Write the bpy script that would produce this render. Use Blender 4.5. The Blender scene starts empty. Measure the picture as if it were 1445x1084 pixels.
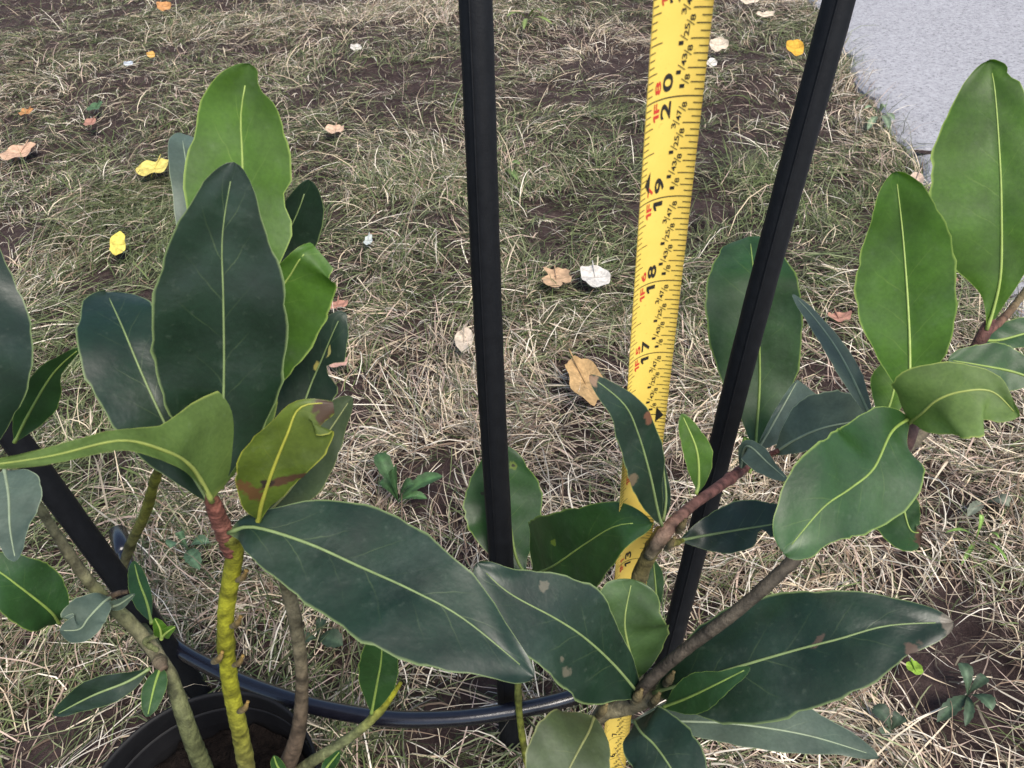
import bpy, math, random
import numpy as np
from mathutils import Vector

rng = np.random.default_rng(7)
random.seed(7)
scene = bpy.context.scene
COL = scene.collection

# ------------------------------------------------------------------ camera
U = 0.01954                      # one layout unit in metres
F = 1085.0                       # focal length in photo pixels
CX, CY = 722.5, 542.0
H = 22.6 * U                     # camera height
CAM = np.array([0.0, 0.0, H])
g = np.array([79.5 / F, -1234.0 / F, -1.0]); g /= np.linalg.norm(g)
up = -g
fw = np.array([0, 0, -1.0])
yy = fw - fw.dot(up) * up; yy /= np.linalg.norm(yy)
xx = np.cross(yy, up)
RM = np.array([xx, yy, up])      # camera -> world

def ray(px, py):
    return RM @ np.array([(px - CX) / F, -(py - CY) / F, -1.0])
def P(px, py, d):                # point at depth d (layout units)
    return CAM + ray(px, py) * d * U
def G(px, py, z=0.0):            # point on the level z (metres)
    r = ray(px, py)
    return CAM + r * ((z - H) / r[2])

cam_d = bpy.data.cameras.new('camera')
cam = bpy.data.objects.new('camera', cam_d); COL.objects.link(cam)
cam_d.sensor_fit = 'HORIZONTAL'; cam_d.sensor_width = 36.0
cam_d.lens = 36.0 * F / 1445.0
cam_d.clip_start = 0.01; cam_d.clip_end = 400
cam.location = CAM
from mathutils import Matrix
cam.rotation_euler = Matrix(RM.tolist()).to_euler()
cam_d.dof.use_dof = True
cam_d.dof.focus_distance = 0.42
cam_d.dof.aperture_fstop = 45
scene.camera = cam

# ------------------------------------------------------------------ light
SUN_EL, SUN_AZ = math.radians(56), math.radians(148)     # azimuth from +Y towards +X
w = bpy.data.worlds.new('World'); scene.world = w; w.use_nodes = True
nt = w.node_tree
bg = nt.nodes['Background']
sky = nt.nodes.new('ShaderNodeTexSky'); sky.sky_type = 'NISHITA'; sky.sun_disc = False
sky.sun_elevation = SUN_EL; sky.sun_rotation = SUN_AZ
sky.air_density = 1.0; sky.dust_density = 1.6; sky.ozone_density = 1.0
nt.links.new(sky.outputs[0], bg.inputs[0]); bg.inputs[1].default_value = 0.085
sl = bpy.data.lights.new('sun', 'SUN'); sl.energy = 2.0; sl.angle = math.radians(30); sl.color = (1.0, 0.93, 0.84)
so = bpy.data.objects.new('sun', sl); COL.objects.link(so)
sd = Vector((math.sin(SUN_AZ) * math.cos(SUN_EL), math.cos(SUN_AZ) * math.cos(SUN_EL), math.sin(SUN_EL)))
so.rotation_euler = sd.to_track_quat('Z', 'Y').to_euler()
so.location = (0, 0, 5)
vs = scene.view_settings
vs.view_transform = 'Standard'; vs.look = 'None'; vs.gamma = 1.0; vs.use_curve_mapping = False
vs.exposure = 1.2

# ------------------------------------------------------------------ helpers
ORG = {}
def link(o, parent, org):
    COL.objects.link(o)
    ORG[o.name] = np.array(org, float)
    if parent is not None:
        o.parent = parent
        o.location = Vector(ORG[o.name] - ORG[parent.name])
    else:
        o.location = Vector(ORG[o.name])
def mk(name, V, faces, mat, parent=None, org=None, smooth=True, uv=None, col=None):
    V = np.asarray(V, float)
    if org is None: org = V[0]
    me = bpy.data.meshes.new(name)
    me.from_pydata((V - np.array(org)).tolist(), [], faces)
    if uv is not None:
        ul = me.uv_layers.new(name='UVMap')
        li = np.empty(len(me.loops), np.int32); me.loops.foreach_get('vertex_index', li)
        ul.data.foreach_set('uv', np.asarray(uv, np.float32)[li].ravel())
    if col is not None:
        ca = me.color_attributes.new('Col', 'FLOAT_COLOR', 'POINT')
        c4 = np.ones((len(V), 4), np.float32); c4[:, :3] = col
        ca.data.foreach_set('color', c4.ravel())
    if mat: me.materials.append(mat)
    if smooth: me.polygons.foreach_set('use_smooth', np.ones(len(me.polygons), bool))
    me.update()
    o = bpy.data.objects.new(name, me)
    link(o, parent, org)
    return o
def empty(name, org, label=None, cat=None, group=None):
    o = bpy.data.objects.new(name, None); o.empty_display_size = 0.02
    link(o, None, org); tag(o, label, cat, group); return o
def tag(o, label=None, cat=None, group=None, kind=None):
    if label: o['label'] = label
    if cat: o['category'] = cat
    if group: o['group'] = group
    if kind: o['kind'] = kind
def catmull(pts, n):
    p = np.asarray(pts, float)
    p = np.vstack([2 * p[0] - p[1], p, 2 * p[-1] - p[-2]])
    out = []
    m = len(p) - 3
    for t in np.linspace(0, m, n * 8):
        i = min(int(t), m - 1); s = t - i
        a, b, c, d = p[i:i + 4]
        out.append(.5 * (2 * b + (c - a) * s + (2 * a - 5 * b + 4 * c - d) * s * s + (3 * b - a - 3 * c + d) * s ** 3))
    out = np.array(out)
    L = np.r_[0, np.cumsum(np.linalg.norm(np.diff(out[:, :3], axis=0), axis=1))]; L /= L[-1]
    return out, L
def resample(out, L, us):
    return np.stack([np.interp(us, L, out[:, k]) for k in range(out.shape[1])], 1)
def frames(C):
    T = np.gradient(C, axis=0); T /= np.linalg.norm(T, axis=1)[:, None]
    a = np.array([0.3, -0.2, 1.0])
    if abs(T[0].dot(a / np.linalg.norm(a))) > .95: a = np.array([1.0, 0.2, 0.1])
    N = np.zeros_like(C); n = np.cross(T[0], a); n /= np.linalg.norm(n)
    for i in range(len(C)):
        n = n - n.dot(T[i]) * T[i]; n /= np.linalg.norm(n); N[i] = n
    return T, N, np.cross(T, N)
def tube_data(C, R, k=12, cap=True, bump=0.0, sd=0):
    T, N, B = frames(C)
    r2 = np.random.default_rng(sd)
    a = np.linspace(0, 2 * np.pi, k, endpoint=False)
    V = []
    for i in range(len(C)):
        rr = R[i] * (1 + bump * r2.standard_normal(k))
        V.append(C[i] + (np.cos(a) * rr)[:, None] * N[i] + (np.sin(a) * rr)[:, None] * B[i])
    V = np.vstack(V)
    n = len(C)
    Fc = [(i * k + j, i * k + (j + 1) % k, (i + 1) * k + (j + 1) % k, (i + 1) * k + j) for i in range(n - 1) for j in range(k)]
    if cap:
        Fc.append(tuple(range(k - 1, -1, -1))); Fc.append(tuple((n - 1) * k + j for j in range(k)))
    return V, Fc

# ------------------------------------------------------------------ materials
def new_mat(name):
    m = bpy.data.materials.new(name); m.use_nodes = True
    t = m.node_tree; b = t.nodes['Principled BSDF']
    return m, t, b
def N_(t, typ, **kw):
    n = t.nodes.new(typ)
    for k, v in kw.items(): setattr(n, k, v)
    return n
def math_(t, op, a, b=None, c=None):
    n = N_(t, 'ShaderNodeMath', operation=op)
    for i, x in enumerate((a, b, c)):
        if x is None: continue
        if isinstance(x, (int, float)): n.inputs[i].default_value = x
        else: t.links.new(x, n.inputs[i])
    return n.outputs[0]
def rng_(t, x, a, b, c=0.0, d=1.0):
    n = N_(t, 'ShaderNodeMapRange'); n.inputs[1].default_value = a; n.inputs[2].default_value = b
    n.inputs[3].default_value = c; n.inputs[4].default_value = d
    t.links.new(x, n.inputs[0]); return n.outputs[0]
def mixc(t, f, a, b, mode='MIX'):
    n = N_(t, 'ShaderNodeMix', data_type='RGBA', blend_type=mode)
    for i, x in ((0, f), (6, a), (7, b)):
        if isinstance(x, (int, float)): n.inputs[i].default_value = x
        elif isinstance(x, tuple): n.inputs[i].default_value = (*x, 1)
        else: t.links.new(x, n.inputs[i])
    return n.outputs[2]
def noise(t, vec, scale, detail=4, rough=.55):
    n = N_(t, 'ShaderNodeTexNoise'); n.inputs['Scale'].default_value = scale
    n.inputs['Detail'].default_value = detail; n.inputs['Roughness'].default_value = rough
    if vec is not None: t.links.new(vec, n.inputs['Vector'])
    return n.outputs['Fac']
def bump(t, b, h, strength, dist=0.001):
    n = N_(t, 'ShaderNodeBump'); n.inputs['Strength'].default_value = strength; n.inputs['Distance'].default_value = dist
    t.links.new(h, n.inputs['Height']); t.links.new(n.outputs[0], b.inputs['Normal']); return n

LEAFC = {  # base colour, vein/margin colour, translucent share, roughness
    'dark':   ((.0095, .027, .0145), (.20, .27, .10), .14, .40),
    'mid':    ((.024, .072, .018), (.24, .34, .07), .22, .45),
    'bright': ((.062, .145, .014), (.33, .44, .10), .34, .50),
    'light':  ((.115, .190, .045), (.36, .42, .10), .30, .60),
    'grey':   ((.070, .108, .085), (.26, .32, .20), .20, .50),  # grey-green blade, with bluish sky reflection painted into the base colour
    'yellow': ((.085, .130, .014), (.38, .38, .05), .28, .55),
    'soft':   ((.050, .100, .030), (.26, .33, .10), .26, .52),
    'olive':  ((.050, .075, .030), (.22, .24, .09), .18, .55),
}
def leaf_mat(kind, spots=()):
    base, vein, tr, ro = LEAFC[kind]
    m, t, b = new_mat('laurel_leaf_' + kind)
    uv = N_(t, 'ShaderNodeUVMap').outputs[0]
    sp = N_(t, 'ShaderNodeSeparateXYZ'); t.links.new(uv, sp.inputs[0])
    tc = N_(t, 'ShaderNodeTexCoord').outputs['Object']
    a = math_(t, 'ABSOLUTE', math_(t, 'MULTIPLY', math_(t, 'SUBTRACT', sp.outputs[1], .5), 2.0))
    n1 = noise(t, tc, 60, 4)
    n2 = noise(t, tc, 420, 3)
    s = math_(t, 'SUBTRACT', math_(t, 'MULTIPLY', sp.outputs[0], 8.0), math_(t, 'MULTIPLY', math_(t, 'POWER', a, .8), 1.5))
    s = math_(t, 'ADD', s, math_(t, 'MULTIPLY', n1, .55))
    s = math_(t, 'ADD', s, math_(t, 'MULTIPLY', math_(t, 'SIGN', math_(t, 'SUBTRACT', sp.outputs[1], .5)), .23))
    pp = math_(t, 'PINGPONG', s, .5)
    sec = rng_(t, pp, .0, .035, 1, 0)
    sec = math_(t, 'MULTIPLY', sec, rng_(t, a, .75, .2, 0, 1))
    oi = N_(t, 'ShaderNodeObjectInfo').outputs['Random']
    dk = tuple(x * .70 for x in base); lt = tuple(x * 1.35 for x in base)
    c = mixc(t, rng_(t, n1, .3, .7), dk, lt)
    c = mixc(t, math_(t, 'MULTIPLY', oi, .35), c, mixc(t, 1.0, c, (1.25, 1.0, .8), 'MULTIPLY'))
    c = mixc(t, rng_(t, noise(t, tc, 26, 5, .7), .52, .72, 0, .10), c, (.30, .34, .30))  # pale smudges: sheen patches painted into the leaf colour
    c = mixc(t, rng_(t, noise(t, tc, 900, 2), .35, .68, 0, .35), c, mixc(t, 1.0, c, (.55, .6, .55), 'MULTIPLY'))
    c = mixc(t, rng_(t, n2, .62, .80, 0, .09), c, (.25, .30, .22))          # dust specks
    c = mixc(t, math_(t, 'MULTIPLY', math_(t, 'MULTIPLY', sec, rng_(t, n1, .40, .62)), .22), c, vein)
    mg = rng_(t, a, .955, .995)
    c = mixc(t, math_(t, 'MULTIPLY', mg, .75), c, tuple(x * 1.1 for x in vein))
    tip = math_(t, 'MULTIPLY', rng_(t, sp.outputs[0], .05, .0), .6)
    c = mixc(t, tip, c, vein)
    for (su, sv, ru, rv, rot, scol) in spots:
        ax = math_(t, 'SUBTRACT', sp.outputs[0], su); ay = math_(t, 'SUBTRACT', sp.outputs[1], sv)
        cr, sr = math.cos(rot), math.sin(rot)
        bx = math_(t, 'DIVIDE', math_(t, 'ADD', math_(t, 'MULTIPLY', ax, cr), math_(t, 'MULTIPLY', ay, sr)), ru)
        by = math_(t, 'DIVIDE', math_(t, 'SUBTRACT', math_(t, 'MULTIPLY', ay, cr), math_(t, 'MULTIPLY', ax, sr)), rv)
        dd = math_(t, 'SQRT', math_(t, 'ADD', math_(t, 'MULTIPLY', bx, bx), math_(t, 'MULTIPLY', by, by)))
        dd = math_(t, 'ADD', dd, math_(t, 'MULTIPLY', math_(t, 'SUBTRACT', n2, .5), 2.6))
        c = mixc(t, rng_(t, dd, 1.25, .8), c, scol)
    t.links.new(c, b.inputs['Base Color'])
    n3 = noise(t, tc, 34, 3)
    t.links.new(rng_(t, n3, .35, .68, ro - .10, ro + .18), b.inputs['Roughness'])
    b.inputs['Specular IOR Level'].default_value = .5
    hh = math_(t, 'ADD', math_(t, 'MULTIPLY', n1, .7), math_(t, 'MULTIPLY', n2, .12))
    hh = math_(t, 'SUBTRACT', hh, math_(t, 'MULTIPLY', sec, .02))
    bump(t, b, hh, .35, .0016)
    tl = N_(t, 'ShaderNodeBsdfTranslucent')
    t.links.new(mixc(t, 1.0, c, (1.6, 1.7, .9), 'MULTIPLY'), tl.inputs[0])
    mx = N_(t, 'ShaderNodeMixShader'); mx.inputs[0].default_value = tr
    t.links.new(b.outputs[0], mx.inputs[1]); t.links.new(tl.outputs[0], mx.inputs[2])
    t.links.new(mx.outputs[0], t.nodes['Material Output'].inputs[0])
    return m
LM = {k: leaf_mat(k) for k in LEAFC}
def vein_mat(kind):
    v = LEAFC[kind][1]
    m, t, b = new_mat('midrib_' + kind)
    tc = N_(t, 'ShaderNodeTexCoord').outputs['Object']
    c = mixc(t, rng_(t, noise(t, tc, 300), .3, .7), tuple(x * .75 for x in v), v)
    t.links.new(c, b.inputs['Base Color']); b.inputs['Roughness'].default_value = .5
    return m
VM = {k: vein_mat(k) for k in LEAFC}

def attr_mat(name, rough, nscale, namp, bstr, bscale, spec=.3, trans=0.0):
    m, t, b = new_mat(name)
    at = N_(t, 'ShaderNodeVertexColor', layer_name='Col').outputs[0]
    tc = N_(t, 'ShaderNodeTexCoord').outputs['Object']
    n = noise(t, tc, nscale, 5)
    lo = 1 - namp; hi = 1 + namp
    c = mixc(t, rng_(t, n, .32, .68), mixc(t, 1.0, at, (lo, lo, lo), 'MULTIPLY'), mixc(t, 1.0, at, (hi, hi, hi), 'MULTIPLY'))
    t.links.new(c, b.inputs['Base Color']); b.inputs['Roughness'].default_value = rough
    b.inputs['Specular IOR Level'].default_value = spec
    if bstr: bump(t, b, noise(t, tc, bscale, 4), bstr, .0012)
    if trans:
        tl = N_(t, 'ShaderNodeBsdfTranslucent'); t.links.new(c, tl.inputs[0])
        mx = N_(t, 'ShaderNodeMixShader'); mx.inputs[0].default_value = trans
        t.links.new(b.outputs[0], mx.inputs[1]); t.links.new(tl.outputs[0], mx.inputs[2])
        t.links.new(mx.outputs[0], t.nodes['Material Output'].inputs[0])
    return m
M_STEM = attr_mat('laurel_bark', .7, 240, .5, .55, 900)
M_GRASS = attr_mat('grass_blades', .6, 40, .15, 0, 10, .25, .15)
M_DEAD = attr_mat('dead_leaf', .75, 180, .22, .5, 350, .2, .2)
M_WEED = attr_mat('weed_leaf', .55, 220, .25, .4, 300, .35, .2)

def plain(name, c0, c1, scale, rough, bstr=.2, bscale=300, bdist=.001, spec=.5, detail=5):
    m, t, b = new_mat(name)
    tc = N_(t, 'ShaderNodeTexCoord').outputs['Object']
    t.links.new(mixc(t, rng_(t, noise(t, tc, scale, detail, .65), .3, .7), c0, c1), b.inputs['Base Color'])
    b.inputs['Roughness'].default_value = rough; b.inputs['Specular IOR Level'].default_value = spec
    if bstr: bump(t, b, noise(t, tc, bscale, 5, .65), bstr, bdist)
    return m
M_STAKE = plain('stake_coating', (.004, .0045, .006), (.008, .009, .011), 200, .6, .25, 700, .0006, .22)
M_HOOP = plain('hoop_tube', (.005, .005, .009), (.010, .010, .016), 120, .22, .12, 500, .0005, .8)
M_POT = plain('pot_plastic', (.004, .004, .005), (.009, .009, .010), 60, .6, .2, 400, .0006, .25)
M_PSOIL = plain('potting_soil', (.004, .003, .003), (.022, .016, .013), 160, .95, 1.0, 260, .006, .1)
M_INK = plain('tape_black_ink', (.012, .011, .010), (.02, .02, .018), 300, .5, 0)
M_RED = plain('tape_red_ink', (.50, .035, .025), (.62, .05, .03), 300, .5, 0)
m, t, b = new_mat('tape_yellow')
tc = N_(t, 'ShaderNodeTexCoord').outputs['Object']
c = mixc(t, rng_(t, noise(t, tc, 90, 5), .35, .7), (.86, .63, .13), (.81, .58, .11))
c = mixc(t, rng_(t, noise(t, tc, 900, 3), .66, .76, 0, .5), c, (.42, .27, .04))
t.links.new(c, b.inputs['Base Color']); b.inputs['Roughness'].default_value = .42
M_TAPE = m

# soil / lawn base
m, t, b = new_mat('lawn_soil')
tc = N_(t, 'ShaderNodeTexCoord').outputs['Object']
c = mixc(t, rng_(t, noise(t, tc, 30, 6, .7), .3, .7), (.030, .019, .018), (.085, .058, .053))
c = mixc(t, rng_(t, noise(t, tc, 230, 4, .7), .55, .75, 0, .6), c, (.20, .165, .12))
t.links.new(c, b.inputs['Base Color']); b.inputs['Roughness'].default_value = .95
b.inputs['Specular IOR Level'].default_value = .15
bump(t, b, noise(t, tc, 140, 7, .75), .9, .006)
M_SOIL = m
# concrete
m, t, b = new_mat('concrete')
tc = N_(t, 'ShaderNodeTexCoord').outputs['Object']
c = mixc(t, rng_(t, noise(t, tc, 4, 5, .6), .3, .7), (.24, .236, .245), (.31, .305, .318))
c = mixc(t, rng_(t, noise(t, tc, 130, 5, .85), .36, .64, 0, .85), c, (.47, .465, .48))
c = mixc(t, rng_(t, noise(t, tc, 190, 4, .85), .54, .62, 0, .8), c, (.085, .082, .088))
t.links.new(c, b.inputs['Base Color']); b.inputs['Roughness'].default_value = .9
bump(t, b, noise(t, tc, 330, 6, .8), .8, .002)
M_CONC = m

# ------------------------------------------------------------------ smooth value noise
class VN:
    def __init__(s, seed, n=256): s.g = np.random.default_rng(seed).random((n, n)); s.n = n
    def __call__(s, x, y, f):
        x = x * f + 57.3; y = y * f + 31.7
        i = np.floor(x).astype(int); j = np.floor(y).astype(int)
        u = x - i; v = y - j; u = u * u * (3 - 2 * u); v = v * v * (3 - 2 * v)
        n = s.n; g = s.g
        return ((g[i % n, j % n] * (1 - u) + g[(i + 1) % n, j % n] * u) * (1 - v)
                + (g[i % n, (j + 1) % n] * (1 - u) + g[(i + 1) % n, (j + 1) % n] * u) * v)
vn1, vn2, vn3, vn4 = VN(1), VN(2), VN(3), VN(4)
def relief(x, y):
    near = np.exp(-np.maximum(0, np.hypot(x, y - 1) - 2.5))
    return near * ((vn1(x, y, 6) - .5) * .016 + (vn2(x, y, 22) - .5) * .009 + (vn3(x, y, 70) - .5) * .005) - .004

# ------------------------------------------------------------------ ground
inner = np.arange(-2.0, 3.2001, .022)
outer = 3.2 + np.cumsum(.03 * 1.22 ** np.arange(1, 34))
axx = np.r_[-(outer[::-1] - 3.2) - 2.0, inner, outer]
axx = axx - .4
axy = axx.copy() + .4
X, Y = np.meshgrid(axx, axy, indexing='ij')
Z = relief(X, Y)
n = len(axx)
V = np.stack([X.ravel(), Y.ravel(), Z.ravel()], 1)
ii = np.arange(n * n).reshape(n, n)
Fq = np.stack([ii[:-1, :-1], ii[1:, :-1], ii[1:, 1:], ii[:-1, 1:]], -1).reshape(-1, 4)
gr = mk('ground', V, Fq.tolist(), M_SOIL, None, (0, 0, 0)); tag(gr, kind='structure')

# ------------------------------------------------------------------ concrete path
e0 = G(1196, 85)[:2]; e1 = G(1300, 252)[:2]
ed = (e0 - e1) / np.linalg.norm(e0 - e1)           # along the edge, away from camera
en = np.array([ed[1], -ed[0]])                      # towards the path
if en[0] < 0: en = -en
jpt = G(1290, 223)[:2]
s_j = (jpt - e1).dot(ed)
path = empty('concrete_path', (e1[0], e1[1], 0)); tag(path, kind='structure')
def edge_off(s): return (vn2(s * 3 + 9, s * 0 + 2.5, 8) - .5) * .020 + (vn3(s * 3, s * 0 + 7.1, 24) - .5) * .009
def slab(s0, s1):
    ns = max(4, int((s1 - s0) / .007)); S = np.linspace(s0, s1, ns)
    W = [0, .006, .02, .3, 1.2]; ZZ = [.001, .006, .009, .011, .011]
    rows = []
    for s in S:
        o = edge_off(np.array(s)); endd = min(s - s0, s1 - s)
        dz = -.002 * max(0, 1 - endd / .008)
        base = e1 + ed * s
        p = base + en * (o - .001); rows.append((*p, -.08))
        for wv, zv in zip(W, ZZ):
            p = base + en * (wv + (o if wv < .1 else 0)); rows.append((*p, zv + dz))
    k = len(W) + 1
    Vv = np.array(rows)
    Fc = [(i * k + j, (i + 1) * k + j, (i + 1) * k + j + 1, i * k + j + 1) for i in range(ns - 1) for j in range(k - 1)]
    Fc.append(tuple(range(k)) + ()) ; Fc.append(tuple((ns - 1) * k + j for j in range(k - 1, -1, -1)))
    return mk('slab', Vv, Fc, M_CONC, path, smooth=False)
slab(s_j - 1.5, s_j - .0035); slab(s_j + .0035, s_j + 1.5); slab(s_j + 1.512, s_j + 3.0)
JV = []
for o_ in np.linspace(.004, 1.18, 60):
    for ss in (-.0045, .0045):
        q_ = e1 + ed * (s_j + ss) + en * o_
        JV.append((*q_, (.0065) + .003 * vn3(q_[0], q_[1], 60)))
mk('joint_filler', JV, [(2 * i, 2 * i + 1, 2 * i + 3, 2 * i + 2) for i in range(59)], M_SOIL, path)

# ------------------------------------------------------------------ grass (stuff)
bare = [(590, 470, .055), (575, 520, .05), (625, 665, .05), (1010, 215, .13), (960, 300, .08), (880, 90, .13), (660, 90, .10), (1390, 955, .085),
        (1330, 900, .06), (1400, 1040, .05), (1320, 700, .03), (465, 262, .06), (290, 200, .0), (110, 405, .05), (130, 660, .04),
        (20, 40, .12), (1080, 330, .0), (620, 315, .07), (1000, 660, .035), (610, 1055, .05), (480, 960, .035), (200, 425, .045),
        (780, 330, .06), (1180, 90, .06), (870, 1040, .03), (300, 350, .03), (500, 580, .03), (1040, 150, .09), (760, 130, .07)]
bare = [(*G(a, b_)[:2], r) for a, b_, r in bare if r > 0]
pot_c = G(278, 1138, 5.0 * U)
def dens(x, y):
    m = .26 + .80 * np.clip((vn1(x, y, 9) * .5 + vn2(x, y, 30) * .5 - .40) / .22, 0, 1)
    for bx, by, r in bare:
        dd = np.hypot(x - bx, y - by) / r * (.75 + .6 * vn3(x, y, 30))
        m *= np.clip(dd * 1.3 - .35, .10, 1)
    s = (x - e1[0]) * ed[0] + (y - e1[1]) * ed[1]
    o = (x - e1[0]) * en[0] + (y - e1[1]) * en[1]
    m *= (o < edge_off(s) - .002)
    return m
def scatter(nt_, x0, x1, y0, y1):
    x = rng.uniform(x0, x1, nt_); y = rng.uniform(y0, y1, nt_)
    k = rng.random(nt_) < dens(x, y)
    return x[k], y[k]
parts = []
for (cnt, x0, x1, y0, y1) in ((26000, -.55, .62, .05, .95), (19000, -1.25, 1.3, .85, 1.75), (14000, -2.0, 2.0, 1.6, 3.0), (4000, -1.5, 1.5, -.6, .3)):
    parts.append(scatter(cnt, x0, x1, y0, y1))
se = rng.uniform(s_j - 1.2, s_j + 2.2, 2800); oe = -np.abs(rng.normal(0, .018, 2800)) + edge_off(se) + .004
ex = e1[0] + ed[0] * se + en[0] * oe; ey = e1[1] + ed[1] * se + en[1] * oe
tx = np.concatenate([p[0] for p in parts] + [ex]); ty = np.concatenate([p[1] for p in parts] + [ey])
nb = 6
th = (vn4(tx, ty, 7) * 2 - 1) * 3.4 + vn1(tx, ty, 22) * 2.0 + .6
green_t = np.clip(vn3(tx, ty, 3.2) * 1.15 - .22 + rng.normal(0, .16, len(tx)), 0, 1)
def rep(a): return np.repeat(a, nb)
N = len(tx) * nb
rx = rep(tx) + rng.normal(0, .0065, N); ry = rep(ty) + rng.normal(0, .0065, N)
az = rep(th) + rng.normal(0, .65, N)
odd = rng.random(N) < .22
az = np.where(odd, rng.uniform(0, 2 * np.pi, N), az)
ln = rng.gamma(4.5, .0082, N).clip(.012, .09)
upr = rng.random(N)
el = np.where(upr < .80, rng.uniform(.08, .45, N), rng.uniform(.5, 1.15, N))
curl = rng.normal(0, .9, N)
droop = rng.uniform(.3, 1.25, N)
wd = rng.uniform(.00045, .0010, N) * np.where(rng.random(N) < .06, 1.7, 1)
NL = 60000
lx = rng.uniform(-1.5, 1.6, NL); ly = rng.uniform(.05, 2.2, NL)
kk = (((lx - e1[0]) * en[0] + (ly - e1[1]) * en[1]) < .0)
lx = lx[kk]; ly = ly[kk]; NL = len(lx)
def cat_(a, b): return np.concatenate([a, b])
rx = cat_(rx, lx); ry = cat_(ry, ly); az = cat_(az, rng.uniform(0, 6.283, NL))
ln = cat_(ln, rng.uniform(.004, .020, NL)); el = cat_(el, rng.uniform(-.05, .25, NL)); curl = cat_(curl, rng.normal(0, 1.0, NL))
droop = cat_(droop, np.full(NL, .3)); wd = cat_(wd, rng.uniform(.0004, .0011, NL))
gt_all = cat_(rep(green_t), np.full(NL, .05)); N = N + NL
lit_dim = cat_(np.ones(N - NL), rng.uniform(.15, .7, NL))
SEG = 4
S = np.linspace(0, 1, SEG + 1)
z0 = relief(rx, ry)
px_, py_, pz_ = rx.copy(), ry.copy(), z0 + rng.uniform(0, .007, N)
pts = [np.stack([px_, py_, pz_], 1)]
for i in range(SEG):
    e_ = el - droop * (i + .5) / SEG * 1.5
    a_ = az + curl * (i + .5) / SEG
    st = ln / SEG
    px_ = px_ + np.cos(e_) * np.cos(a_) * st; py_ = py_ + np.cos(e_) * np.sin(a_) * st
    pz_ = np.maximum(pz_ + np.sin(e_) * st, z0 + .0015 + rng.uniform(0, .006, N))
    pts.append(np.stack([px_, py_, pz_], 1))
pts = np.stack(pts, 1)                                   # N, SEG+1, 3
inpot = np.hypot(rx - pot_c[0], ry - pot_c[1]) < .062
keep = ~inpot
pts = pts[keep]; wd = wd[keep]; az = az[keep]; N = len(wd)
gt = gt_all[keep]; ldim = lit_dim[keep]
sdv = np.stack([-np.sin(az), np.cos(az), rng.uniform(-.7, .7, N)], 1); sdv /= np.linalg.norm(sdv, axis=1)[:, None]
taper = np.array([.8, 1.0, .95, .7, .12])
Lv = pts - sdv[:, None, :] * (wd[:, None] * taper)[..., None] * .5
Rv = pts + sdv[:, None, :] * (wd[:, None] * taper)[..., None] * .5
V = np.stack([Lv, Rv], 2).reshape(-1, 3)                 # index ((b*(SEG+1)+i)*2+side)
base = (np.arange(N) * (SEG + 1) * 2)[:, None]
i2 = np.arange(SEG) * 2
Fq = np.stack([base + i2, base + i2 + 1, base + i2 + 3, base + i2 + 2], -1).reshape(-1, 4).astype(np.int32)
straw = np.array([[.74, .63, .46], [.63, .51, .35], [.84, .76, .62], [.27, .19, .13], [.53, .40, .32]])
grn = np.array([[.13, .17, .06], [.18, .21, .09], [.09, .12, .05], [.26, .28, .15]])
isg = rng.random(N) < gt * .85 + .10
cb = np.where(isg[:, None], grn[rng.integers(0, 4, N)], straw[rng.integers(0, 5, N)])
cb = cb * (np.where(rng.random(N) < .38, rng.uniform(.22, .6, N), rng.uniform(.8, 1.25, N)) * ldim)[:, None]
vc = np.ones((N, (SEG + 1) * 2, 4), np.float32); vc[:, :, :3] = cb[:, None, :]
me = bpy.data.meshes.new('lawn_grass')
me.vertices.add(len(V)); me.vertices.foreach_set('co', V.astype(np.float32).ravel())
me.loops.add(Fq.size); me.loops.foreach_set('vertex_index', Fq.ravel())
me.polygons.add(len(Fq)); me.polygons.foreach_set('loop_start', np.arange(0, Fq.size, 4, dtype=np.int32))
me.polygons.foreach_set('loop_total', np.full(len(Fq), 4, np.int32))
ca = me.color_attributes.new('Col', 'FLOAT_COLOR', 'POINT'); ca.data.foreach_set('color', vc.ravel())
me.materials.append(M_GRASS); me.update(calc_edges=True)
go = bpy.data.objects.new('lawn_grass', me); link(go, None, (0, 0, 0))
tag(go, 'dry straw coloured and grey green lawn grass matted over dark soil', 'grass', kind='stuff')
print('grass blades', N)

# ------------------------------------------------------------------ pot
POT_Z = 5.0 * U
pot = empty('nursery_pot', (pot_c[0], pot_c[1], 0), 'small round black plastic nursery pot holding the laurel stems', 'pot')
def lathe(prof, k=64, c=pot_c):
    a = np.linspace(0, 2 * np.pi, k, endpoint=False)
    V = np.vstack([np.stack([c[0] + r * np.cos(a), c[1] + r * np.sin(a), np.full(k, z)], 1) for r, z in prof])
    Fc = [(i * k + j, i * k + (j + 1) % k, (i + 1) * k + (j + 1) % k, (i + 1) * k + j) for i in range(len(prof) - 1) for j in range(k)]
    return V, Fc
PR = 2.65 * U
V, Fc = lathe([(.1 * PR, .001), (.76 * PR, .001), (.78 * PR, .004), (.94 * PR, POT_Z - .014), (.955 * PR, POT_Z - .012), (.945 * PR, POT_Z - .012), (.94 * PR, POT_Z - .016), (.75 * PR, .008)])
mk('wall', V, Fc, M_POT, pot, (pot_c[0], pot_c[1], 0))
V, Fc = lathe([(.957 * PR, POT_Z - .014), (.985 * PR, POT_Z - .013), (.995 * PR, POT_Z - .003), (.99 * PR, POT_Z), (.972 * PR, POT_Z + .0004), (.962 * PR, POT_Z - .002), (.957 * PR, POT_Z - .014)])
mk('rim', V, Fc, M_POT, pot, (pot_c[0], pot_c[1], POT_Z))
SOIL_Z = 3.7 * U
prof = [(r * .885 * PR, SOIL_Z) for r in np.linspace(.02, 1, 14)]
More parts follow.
